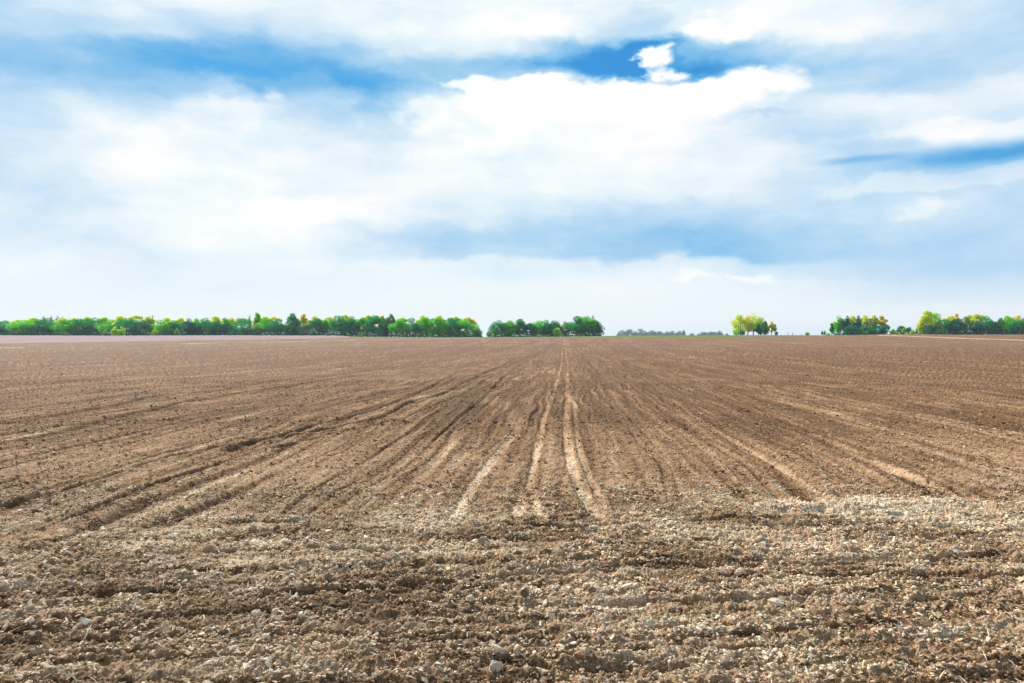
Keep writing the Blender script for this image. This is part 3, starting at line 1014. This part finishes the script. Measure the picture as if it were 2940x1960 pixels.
def crown_mesh(rs_, hh, wd, base, style, nleaf, ls):
    """leaf sprays on the shells of many lobes. base: where the crown starts (fraction of height)"""
    lobes = []
    zc = hh * (base + (1 - base) * .5)
    rz = hh * (1 - base) * .5
    rx = wd * .5
    nl = {'round': 15, 'hedge': 18, 'sparse': 20, 'cone': 12, 'bush': 9}[style]
    for i in range(nl):
        for _ in range(50):
            p = rs_.uniform(-1, 1, 3)
            if np.linalg.norm(p) < 1:
                break
        t = (p[2] + 1) / 2
        if style == 'cone':
            k = (1.05 - t)
        elif style in ('hedge', 'bush'):
            k = 1.0 if t < .6 else 1.0 - (t - .6) * .8
            p[0] = np.sign(p[0]) * abs(p[0]) ** .7
        elif style == 'sparse':
            k = .62 + .45 * math.sin(min(1, t * 1.1) * math.pi * .75)
        else:
            k = 1.0
        r = rs_.uniform(.26, .42) * (1 if style != 'sparse' else .75)
        lobes.append((p[0] * rx * k * .78, p[1] * rx * k * .78, zc + p[2] * rz * .74, r * rx * (1.15 if k > .6 else .7), r * rz * 0.9))
    # guarantee the top and the flanks
    lobes.append((rs_.uniform(-.1, .1) * rx, 0, zc + rz * .70, .36 * rx, .30 * rz))
    if style in ('hedge', 'round', 'bush'):
        lobes.append((-.66 * rx, 0, zc - rz * .1, .34 * rx, .42 * rz))
        lobes.append((.66 * rx, 0, zc - rz * .1, .34 * rx, .42 * rz))
        if True:
            for s in (-.5, 0., .5):
                lobes.append((s * rx, 0, zc - rz * .62, .45 * rx, .36 * rz))
    L = np.array(lobes)
    wts = L[:, 3] ** 2 + .2 * L[:, 3].mean() ** 2
    which = rs_.choice(len(L), nleaf, p=wts / wts.sum())
    d = rs_.normal(size=(nleaf, 3))
    d /= np.linalg.norm(d, axis=1)[:, None]
    rad = rs_.uniform(.45 if style != 'sparse' else .1, 1.05, nleaf) ** .6
    c = L[which, :3] + d * rad[:, None] * np.stack([L[which, 3], L[which, 3], L[which, 4]], -1)
    c[:, 2] = np.maximum(c[:, 2], ls * .4)
    # stray sprays break the outline
    st = rs_.uniform(size=nleaf) < .05
    c[st] += rs_.normal(0, .05 * wd, (st.sum(), 3))
    c[:, 2] = np.clip(c[:, 2], ls * .3, hh * 1.06)
    n = rs_.normal(size=(nleaf, 3)) + d * .9
    n /= np.linalg.norm(n, axis=1)[:, None]
    a = np.cross(n, rs_.normal(size=(nleaf, 3)))
    a /= np.linalg.norm(a, axis=1)[:, None] + 1e-9
    b = np.cross(n, a)
    s = ls * rs_.uniform(.5, 1.25, nleaf)[:, None]
    q = s * rs_.uniform(.45, .8, (nleaf, 1))
    V = np.stack([c - a * s, c - b * q + n * s * .15, c + a * s, c + b * q + n * s * .15], 1).reshape(-1, 3)
    Fc = np.arange(nleaf * 4).reshape(-1, 4)
    lobe_tone = rs_.uniform(size=len(L))
    tone = np.repeat(.6 * lobe_tone[which] + .4 * rs_.uniform(size=nleaf), 4)
    return V, Fc, tone, L


TREE_N = [0]


def tree(name, px, top, wpx, leaf, style, label, cat='tree', group=None, dist=430., base=None, dens=1.0, sink=0.0):
    TREE_N[0] += 1
    rs_ = np.random.RandomState(1000 + TREE_N[0])
    y = dist
    x = (px - 1470) / F * y
    z = float(terrain(np.array([x]), np.array([y]))[0])
    hh = (HOR - top) / F * y + H - z
    wd = wpx / F * y
    if base is None:
        base = {'lace': .14, 'round': .05, 'hedge': .0, 'sparse': .20, 'cone': .03, 'bush': 0.0}[style]
    root = bpy.data.objects.new(name, None)
    root.location = (x, y, z)
    root.rotation_euler = (0, 0, 0)
    scene.collection.objects.link(root)
    if style == 'sparse' and 2090 < px < 2235:
        base = .12
        wd *= 1.25
    if style == 'lace':
        style = 'round'
        dens = .62
        base = .14
    ls = .34 * max(.6, min(1.6, hh / 11)) * (1 if style != 'sparse' and dens >= 1 else .66)
    if dist > 900:
        ls *= 2.0
    area = wd * hh
    nl = int(np.clip(area / (ls * ls) * {'round': 4.4, 'hedge': 4.6, 'sparse': 1.9, 'cone': 4.0, 'bush': 4.5}[style] * dens, 120, 9000))
    V, Fc, tone, L = crown_mesh(rs_, hh, wd, base, style, nl, ls)
    cr = np_mesh('crown', V, Fc, LEAF[leaf], attrs={'leaf': tone}, parent=root)
    # trunk with limbs reaching into the lobes
    r0 = max(.06, .022 * hh)
    lean = rs_.uniform(-.03, .03, 2) * hh
    topz = hh * .86
    tr = [np.array([lean[0] * t * t, lean[1] * t * t, -0.2 + (topz + .2) * t]) + (rs_.normal(0, .006 * hh, 3) * [1, 1, 0] if 0 < t < 1 else 0) for t in np.linspace(0, 1, 7)]
    tubes = [(tr, [r0 * (1.25 if t == 0 else 1 - .82 * t) for t in np.linspace(0, 1, 7)])]
    order = rs_.permutation(len(L))[:{'sparse': 16}.get(style, 7)]
    for i in order:
        e = L[i, :3]
        t0 = np.clip((e[2] / hh - .28), .12, .75)
        p0 = np.array([lean[0] * t0 * t0, lean[1] * t0 * t0, t0 * topz])
        if e[2] <= p0[2]:
            continue
        m = p0 * .45 + e * .55 + np.array([0, 0, -.04 * hh])
        rr = r0 * .42 * (1 - .6 * t0)
        tubes.append(([p0, m, e], [rr, rr * .7, rr * .25]))
        if style == 'sparse':
            for _ in range(3):
                e2 = e + rs_.normal(0, .10 * wd, 3) + [0, 0, .06 * hh]
                e2[2] = min(e2[2], hh * .99)
                tubes.append(([m, (m + e2) / 2, e2], [rr * .5, rr * .35, rr * .12]))
    tv, tf = tubes_to_mesh(tubes)
    np_mesh('trunk', tv, tf, M_BARK, smooth=True, parent=root)
    tag(root, label, cat, group)
    return root


ORD = ['first', 'second', 'third', 'fourth', 'fifth', 'sixth', 'seventh', 'eighth', 'ninth', 'tenth', 'eleventh', 'twelfth',
       'thirteenth', 'fourteenth', 'fifteenth', 'sixteenth', 'seventeenth', 'eighteenth', 'nineteenth', 'twentieth']
ORD += ['twenty-' + w for w in ORD[:9]] + ['thirtieth'] + ['thirty-' + w for w in ORD[:9]] + ['fortieth'] + ['forty-' + w for w in ORD[:9]]

# front row of the long belt on the left: (px, top, width, leaf, style)
BELT = [(-95, 916, 70, 'green', 'hedge'), (-40, 918, 66, 'green', 'hedge'), (12, 919, 52, 'green', 'hedge'), (68, 918, 62, 'green', 'hedge'), (108, 914, 56, 'green', 'hedge'), (142, 912, 62, 'green', 'hedge'),
        (188, 917, 50, 'green', 'hedge'), (228, 914, 52, 'green', 'hedge'), (272, 911, 58, 'green', 'hedge'), (318, 916, 52, 'green', 'hedge'),
        (364, 912, 60, 'green', 'hedge'), (408, 917, 48, 'dark', 'hedge'), (462, 917, 60, 'green', 'hedge'), (502, 919, 48, 'green', 'hedge'),
        (541, 913, 34, 'dark', 'round'), (560, 926, 40, 'dark', 'hedge'), (588, 912, 50, 'green', 'hedge'), (622, 919, 44, 'dark', 'hedge'), (646, 911, 32, 'bright', 'round'),
        (692, 912, 74, 'green', 'hedge'), (735, 930, 34, 'pale', 'hedge'), (763, 911, 46, 'green', 'round'), (798, 914, 46, 'green', 'round'),
        (840, 898, 36, 'green', 'round'), (838, 925, 40, 'dark', 'hedge'), (876, 926, 36, 'pale', 'round'), (908, 912, 46, 'green', 'round'), (940, 911, 40, 'green', 'round'), (978, 905, 44, 'green', 'round'),
        (1010, 906, 38, 'green', 'round'), (1042, 910, 42, 'green', 'round'), (1076, 904, 48, 'green', 'round'), (1106, 913, 40, 'dark', 'round'),
        (1146, 914, 46, 'green', 'round'), (1184, 911, 50, 'green', 'round'), (1221, 909, 44, 'bright', 'round'), (1257, 908, 46, 'green', 'round'),
        (1294, 911, 48, 'green', 'round'), (1334, 915, 62, 'bright', 'hedge'), (1368, 938, 28, 'pale', 'bush')]
words = {'green': 'green', 'dark': 'dark blue green', 'bright': 'bright green', 'pale': 'grey green', 'yellow': 'yellow', 'lime': 'yellow green', 'orange': 'pale yellow'}
sty = {'hedge': 'broad low leafed tree', 'round': 'round crowned tree', 'bush': 'small bushy tree', 'sparse': 'thinly leaved tree', 'cone': 'cone shaped tree'}
vis = 0
for i, (px, top, w, lf, st) in enumerate(BELT):
    if lf == 'green' and i % 3 == 0:
        lf = 'bright'
    if px < -20:
        lab = 'green belt tree just outside the left edge of the photo' if px > -60 else 'green belt tree farther out beyond the left edge of the photo'
    else:
        extra = ''
        if top < 900:
            extra = ', tallest dome'
        lab = '%s %s, %s from left in front row of long belt%s' % (words[lf], sty[st], ORD[vis], extra)
        vis += 1
    tree('broadleaf_tree', px, top, w * 1.28, lf, st, lab, 'tree', 'green trees in the front row of the long belt', dist=424 + (i * 37 % 11), base=(.0 if i % 3 else .05), dens=1.1)

BACK = [(50, 919, 44, 'lime'), (92, 914, 46, 'lime'), (180, 914, 44, 'yellow'), (214, 914, 40, 'lime'), (250, 912, 44, 'lime'), (300, 912, 40, 'lime'), (343, 908, 52, 'yellow'), (392, 906, 50, 'yellow'), (424, 910, 40, 'yellow'),
        (480, 913, 46, 'yellow'), (522, 914, 40, 'yellow'), (565, 915, 36, 'lime'), (616, 909, 50, 'yellow'), (665, 914, 36, 'yellow'), (737, 898, 26, 'lime'), (764, 910, 44, 'lime'), (784, 910, 40, 'orange'), (872, 902, 30, 'orange'),
        (905, 909, 44, 'orange'), (948, 911, 40, 'orange'), (992, 905, 40, 'yellow'), (1056, 906, 40, 'lime'), (1098, 907, 36, 'orange'), (1124, 902, 30, 'pale'), (1156, 912, 40, 'lime'),
        (1214, 908, 40, 'yellow'), (1262, 907, 36, 'orange'), (1310, 911, 40, 'lime'), (1346, 912, 42, 'orange')]
for i, (px, top, w, lf) in enumerate(BACK):
    lab = 'taller %s tree rising behind the long belt, %s such crown from the left' % (words[lf], ORD[i])
    tree('spring_tree', px, top - 2.5, w * 1.15, lf, 'sparse', lab, 'tree', 'yellowish trees rising behind the long belt', dist=441 + (i * 29 % 9), base=.3, dens=2.8)

# continuous low growth under the tree rows
def undergrowth(px0, px1, dist, label, hmax=1.7):
    rs_ = np.random.RandomState(int(px0) + 7000)
    x0, x1 = (px0 - 1470) / F * dist, (px1 - 1470) / F * dist
    n = int((x1 - x0) * 48)
    x = rs_.uniform(x0, x1, n)
    y = dist + rs_.uniform(-1.5, 4, n)
    top = hmax * (0.55 + 0.6 * np.clip(perlin(x / 3.0, x * 0, 301), -.6, .8))
    z = terrain(x, y) + rs_.uniform(0, 1, n) * top + .05
    c = np.stack([x, y, z], -1)
    nn = rs_.normal(size=(n, 3))
    nn /= np.linalg.norm(nn, axis=1)[:, None]
    a = np.cross(nn, rs_.normal(size=(n, 3)))
    a /= np.linalg.norm(a, axis=1)[:, None]
    b = np.cross(nn, a)
    s_ = rs_.uniform(.18, .42, (n, 1))
    V = np.stack([c - a * s_, c - b * s_ * .6, c + a * s_, c + b * s_ * .6], 1).reshape(-1, 3)
    ob = np_mesh('undergrowth', V, np.arange(n * 4).reshape(-1, 4), LEAF['dark'], attrs={'leaf': np.repeat(rs_.uniform(size=n), 4)})
    tag(ob, label, 'undergrowth', kind='stuff')


undergrowth(-140, 1385, 424, 'dark low growth filling the foot of the long tree belt')
undergrowth(1415, 1728, 426, 'dark low growth at the foot of the middle tree clumps', 1.2)
undergrowth(2400, 2545, 426, 'dark low growth under the clump right of the grass verge')
undergrowth(2640, 3030, 426, 'dark low growth under the tree row at the far right')

# shrubs at the foot of the belt
for px, top, w, lf, lab in [
        (38, 936, 16, 'pale', 'pale shrub in the first gap near the left end of the long belt'),
        (305, 944, 18, 'pale', 'grey green shrub left of two light round shrubs at the belt foot'),
        (330, 938, 22, 'lime', 'light yellow green round shrub at the belt foot, left of a pair'),
        (350, 937, 18, 'lime', 'light yellow green round shrub at the belt foot, right of a pair'),
        (412, 946, 16, 'pale', 'small pale pointed shrub in front of the dark belt trees'),
        (445, 940, 16, 'lime', 'light green shrub in the notch below the thin mast'),
        (508, 942, 14, 'pale', 'small grey green shrub right of the notch with the mast')]:
    tree('shrub', px, top, w, lf, 'bush', lab, 'shrub', 'light shrubs at the foot of the long belt', dist=416, dens=1.2)

# clumps right of the gap in the middle
MID = [(1430, 918, 46, 'green', 'hedge', 'green leaning tree at the left end of the low middle clump'),
       (1462, 919, 46, 'bright', 'round', 'bright topped green tree, second from the left in the middle clump'),
       (1494, 914, 40, 'green', 'round', 'green tree with the peaked top in the middle clump'),
       (1520, 926, 40, 'dark', 'round', 'lower dark tree right of the peaked one in the middle clump'),
       (1548, 919, 48, 'bright', 'round', 'flat topped bright green tree in the middle clump'),
       (1570, 918, 38, 'green', 'round', 'green tree third from the right in the middle clump'),
       (1592, 918, 36, 'green', 'hedge', 'green tree sloping down at the right end of the middle clump')]
for px, top, w, lf, st, lab in MID:
    tree('broadleaf_tree', px, top, w * 1.22, lf, st, lab, 'tree', 'trees of the middle clump', dist=426)
tree('shrub', 1600, 940, 24, 'lime', 'bush', 'light green shrub at the right foot of the middle clump', 'shrub', dist=419, dens=1.2)
BIG = [(1622, 922, 26, 'pale', 'round', 'pale thin tree on the left side of the big rounded clump'),
       (1654, 908, 52, 'green', 'round', 'green tree forming the left half of the big rounded clump'),
       (1685, 906, 54, 'bright', 'hedge', 'bright topped tree in the middle of the big rounded clump'),
       (1710, 918, 46, 'dark', 'hedge', 'dark tree sloping down at the right end of the big rounded clump')]
for px, top, w, lf, st, lab in BIG:
    tree('broadleaf_tree', px, top, w * 1.2, lf, st, lab, 'tree', 'trees of the big rounded clump by the centre', dist=428)
tree('spring_tree', 1703, 904, 22, 'pale', 'sparse', 'thin twiggy tree sticking out above the big rounded clump', 'tree', dist=436, dens=1.2)
tree('shrub', 1403, 950, 14, 'green', 'bush', 'small green shrub standing in the gap left of the middle clump', 'shrub', dist=418)
tree('shrub', 1413, 958, 9, 'lime', 'bush', 'tiny yellow green shrub at the left foot of the middle clump', 'shrub', dist=416)

# distant blue trees
FAR = [(1788, 947, 30), (1810, 945, 30), (1836, 942, 30), (1853, 949, 22), (1870, 948, 30), (1892, 950, 30), (1914, 951, 24), (1932, 949, 30), (1950, 949, 20), (1963, 947, 10),
       (2018, 952, 26), (2040, 951, 26), (2052, 952, 20), (2066, 948, 18), (1986, 955, 14), (2004, 957, 12), (2087, 956, 12)]
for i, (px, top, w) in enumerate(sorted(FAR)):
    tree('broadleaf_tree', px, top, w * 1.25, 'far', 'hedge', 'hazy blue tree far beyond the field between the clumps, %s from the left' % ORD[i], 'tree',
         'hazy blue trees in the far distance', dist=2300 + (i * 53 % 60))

# bare trees far behind the left end
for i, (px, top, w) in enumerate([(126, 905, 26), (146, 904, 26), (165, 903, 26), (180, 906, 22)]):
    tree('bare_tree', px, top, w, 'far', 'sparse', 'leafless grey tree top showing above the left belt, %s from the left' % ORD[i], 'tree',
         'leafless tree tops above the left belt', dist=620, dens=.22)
tree('bare_tree', 717, 902, 16, 'pale', 'sparse', 'thin grey tree left of the tall yellow green one in the belt', 'tree', dist=440, dens=.8)

RIGHT = [(2126, 901, 42, 'yellow', 'lace', 'tall yellow tree at the left of the isolated pale clump'),
         (2147, 904, 32, 'orange', 'lace', 'narrow pale yellow tree second in the isolated pale clump'),
         (2163, 899, 40, 'yellow', 'lace', 'tallest yellow tree in the middle of the isolated pale clump'),
         (2184, 908, 32, 'lime', 'lace', 'yellow green thin tree at the right shoulder of the isolated pale clump'),
         (2177, 928, 26, 'dark', 'cone', 'dark pointed tree in front of the isolated pale clump'),
         (2196, 920, 22, 'green', 'hedge', 'dark green tree ending the isolated pale clump on the right'),
         (2114, 940, 18, 'lime', 'bush', 'low light green shrub at the left foot of the isolated pale clump'),
         (2131, 945, 14, 'green', 'bush', 'small dark shrub round the trunk of the left yellow tree'),
         (2215, 921, 17, 'orange', 'sparse', 'small slim pale yellow tree standing alone right of the pale clump'),
         (2225, 929, 11, 'pale', 'sparse', 'slim grey tree beside the small pale yellow one'),
         (2229, 950, 8, 'dark', 'bush', 'tiny dark shrub beside the small slim trees'),
         (2318, 953, 11, 'bright', 'bush', 'small green shrub alone on the grass verge'),
         (2361, 950, 9, 'dark', 'cone', 'left of two small blue green conifers before the right clump'),
         (2368, 949, 10, 'dark', 'cone', 'right of two small blue green conifers before the right clump'),
         (2377, 954, 12, 'lime', 'bush', 'low light shrub before the dark conifer of the right clump'),
         (2388, 927, 17, 'green', 'cone', 'dark conifer at the left end of the clump right of the verge'),
         (2394, 920, 18, 'yellow', 'sparse', 'thin yellow tree behind the dark conifer'),
         (2409, 906, 30, 'bright', 'round', 'bright green tree with ragged top, left in the right clump'),
         (2432, 905, 22, 'dark', 'round', 'narrow dark tree next to the ragged bright one'),
         (2447, 906, 32, 'yellow', 'sparse', 'yellow tree in the left half of the right clump'),
         (2464, 905, 22, 'dark', 'round', 'dark tree in the middle of the right clump'),
         (2486, 904, 32, 'yellow', 'sparse', 'yellow tree just right of the middle of the right clump'),
         (2500, 920, 26, 'green', 'round', 'lower green tree between the yellow ones of the right clump'),
         (2509, 904, 26, 'yellow', 'sparse', 'deep yellow tree of the right clump, second from its right end'),
         (2530, 904, 30, 'orange', 'sparse', 'pale yellow tree at the right end of the right clump'),
         (2446, 931, 40, 'dark', 'bush', 'wide dark shrub in the left half of the right clump'),
         (2478, 930, 22, 'green', 'bush', 'green shrub in the middle of the right clump'),
         (2518, 934, 52, 'dark', 'bush', 'wide low dark shrub under the yellow trees of the right clump'),
         (2543, 929, 20, 'pale', 'sparse', 'pale low tree hanging at the right end of the right clump'),
         (2564, 944, 18, 'bright', 'bush', 'light green square shrub right of the right clump'),
         (2588, 934, 24, 'dark', 'round', 'small dark round tree, left of two on the right'),
         (2578, 953, 13, 'lime', 'bush', 'low yellow shrub left of the dark round trees'),
         (2594, 942, 17, 'lime', 'cone', 'yellow green cone shaped shrub in front of the small dark tree'),
         (2612, 938, 20, 'dark', 'round', 'small dark round tree, right of two on the right'),
         (2621, 947, 14, 'lime', 'bush', 'yellow green shrub in front of the second small dark tree'),
         (2631, 943, 10, 'pale', 'cone', 'narrow grey green shrub left of the tall yellow tree'),
         (2660, 890, 34, 'yellow', 'hedge', 'tall bright yellow tree, highest on the right side'),
         (2645, 916, 26, 'yellow', 'hedge', 'lower yellow tree leaning out left of the tall bright yellow one'),
         (2684, 896, 30, 'lime', 'round', 'yellow green tree right behind the tall bright yellow one'),
         (2672, 932, 26, 'dark', 'bush', 'dark shrub at the foot of the tall yellow tree'),
         (2695, 915, 26, 'pale', 'round', 'grey green thin tree right of the tall yellow pair'),
         (2688, 945, 24, 'green', 'bush', 'green shrub in front of the grey green thin tree'),
         (2718, 914, 46, 'green', 'hedge', 'green tree starting the dark row at the far right'),
         (2748, 914, 38, 'dark', 'hedge', 'dark blue green tree, second in the far right row'),
         (2772, 908, 26, 'pale', 'round', 'grey green slender tree in the far right row'),
         (2806, 922, 40, 'dark', 'hedge', 'low dark tree in the middle of the far right row'),
         (2834, 906, 42, 'green', 'round', 'green domed tree in the middle of the far right row'),
         (2856, 922, 40, 'dark', 'hedge', 'dull blue tree right of the green dome in the far right row'),
         (2896, 910, 60, 'bright', 'hedge', 'wide bright green tree near the right edge of the photo'),
         (2912, 924, 28, 'dark', 'hedge', 'dark narrow tree in front of the wide bright green one'),
         (2942, 911, 44, 'green', 'hedge', 'green tree cut by the right edge of the photo'),
         (2990, 914, 56, 'green', 'hedge', 'green tree just beyond the right edge of the photo'),
         (2724, 907, 36, 'yellow', 'sparse', 'yellow tree behind the start of the far right row'),
         (2746, 898, 26, 'orange', 'sparse', 'tall pale yellow tree behind the far right row'),
         (2784, 903, 34, 'yellow', 'sparse', 'yellow tree behind the slender tree of the far right row'),
         (2806, 900, 44, 'yellow', 'sparse', 'widest yellow tree behind the middle of the far right row'),
         (2874, 911, 22, 'pale', 'sparse', 'thin pale tree in the dip of the far right row'),
         (2890, 905, 34, 'lime', 'sparse', 'yellow green tree behind the wide bright green one'),
         (2922, 905, 34, 'orange', 'sparse', 'pale yellow tree behind the last tree at the right edge')]
for i, (px, top, w, lf, st, lab) in enumerate(RIGHT):
    shrub = st == 'bush' or 'shrub' in lab
    behind = 'behind' in lab
    d = (412 if shrub or 'front' in lab else 426) + (14 if behind else 0) + (i * 7 % 5)
    nm = 'shrub' if shrub else ('conifer' if 'conifer' in lab else ('spring_tree' if st in ('sparse', 'lace') else 'broadleaf_tree'))
    tree(nm, px, top, w * 1.14, lf, st, lab, 'shrub' if shrub else 'tree', dist=d, base=(.02 if st == 'round' else (0.36 if st == 'sparse' and px > 2300 and top < 915 else None)), dens=(1.9 if st == 'sparse' else 1.0))


# ---------------------------------------------------------------- posts and mast
M_POST = simple_mat('weathered_wood', (0.22, 0.19, 0.15, 1), (0.12, 0.10, 0.08, 1), .9, 4)


def pole(name, px, top, dist, rad, label, cat, arm=False):
    y = dist
    x = (px - 1470) / F * y
    z = float(terrain(np.array([x]), np.array([y]))[0])
    hh = (HOR - top) / F * y + H - z
    tubes = [([np.array([0, 0, -.3]), np.array([.02, 0, hh * .5]), np.array([0, 0, hh])], [rad, rad * .9, rad * .7])]
    if arm:
        tubes.append(([np.array([-rad * 6, 0, hh * .9]), np.array([0, 0, hh * .9]), np.array([rad * 6, 0, hh * .9])], [rad * .5] * 3))
    v, f = tubes_to_mesh(tubes)
    ob = np_mesh(name, v, f, M_POST)
    ob.location = (x, y, z)
    tag(ob, label, cat)


pole('mast', 438, 903, 436, .22, 'thin grey mast rising above the notch in the long belt', 'mast', True)
pole('post', 2262, 953, 420, .16, 'thin bare post, left of two on the grass verge', 'post')
pole('post', 2276, 955, 420, .22, 'thicker leaning post, right of two on the grass verge', 'post')
pole('post', 2300, 956, 421, .10, 'very thin stake between the posts and the small green shrub', 'post')

# ---------------------------------------------------------------- air
def haze():
    m, N = material('haze_air')
    vol = N.node('ShaderNodeVolumePrincipled', {'Color': (0.80, 0.90, 1.0, 1), 'Density': HAZE, 'Anisotropy': 0.2})
    finish(N, None, vol.outputs[0])
    zt = 45.0
    zb = -150.0
    v = np.array([(sx, sy, sz) for sz in (zb, zt) for sx, sy in ((-8200, -6300), (8200, -6300), (8200, 6300), (-8200, 6300))])
    f = np.array([(0, 3, 2, 1), (4, 5, 6, 7), (0, 1, 5, 4), (1, 2, 6, 5), (2, 3, 7, 6), (3, 0, 4, 7)])
    ob = np_mesh('haze', v, f, m)
    ob['kind'] = 'stuff'
    tag(ob, 'thin pale air between the field and the far trees', 'haze')


HAZE = 0.00012
haze()
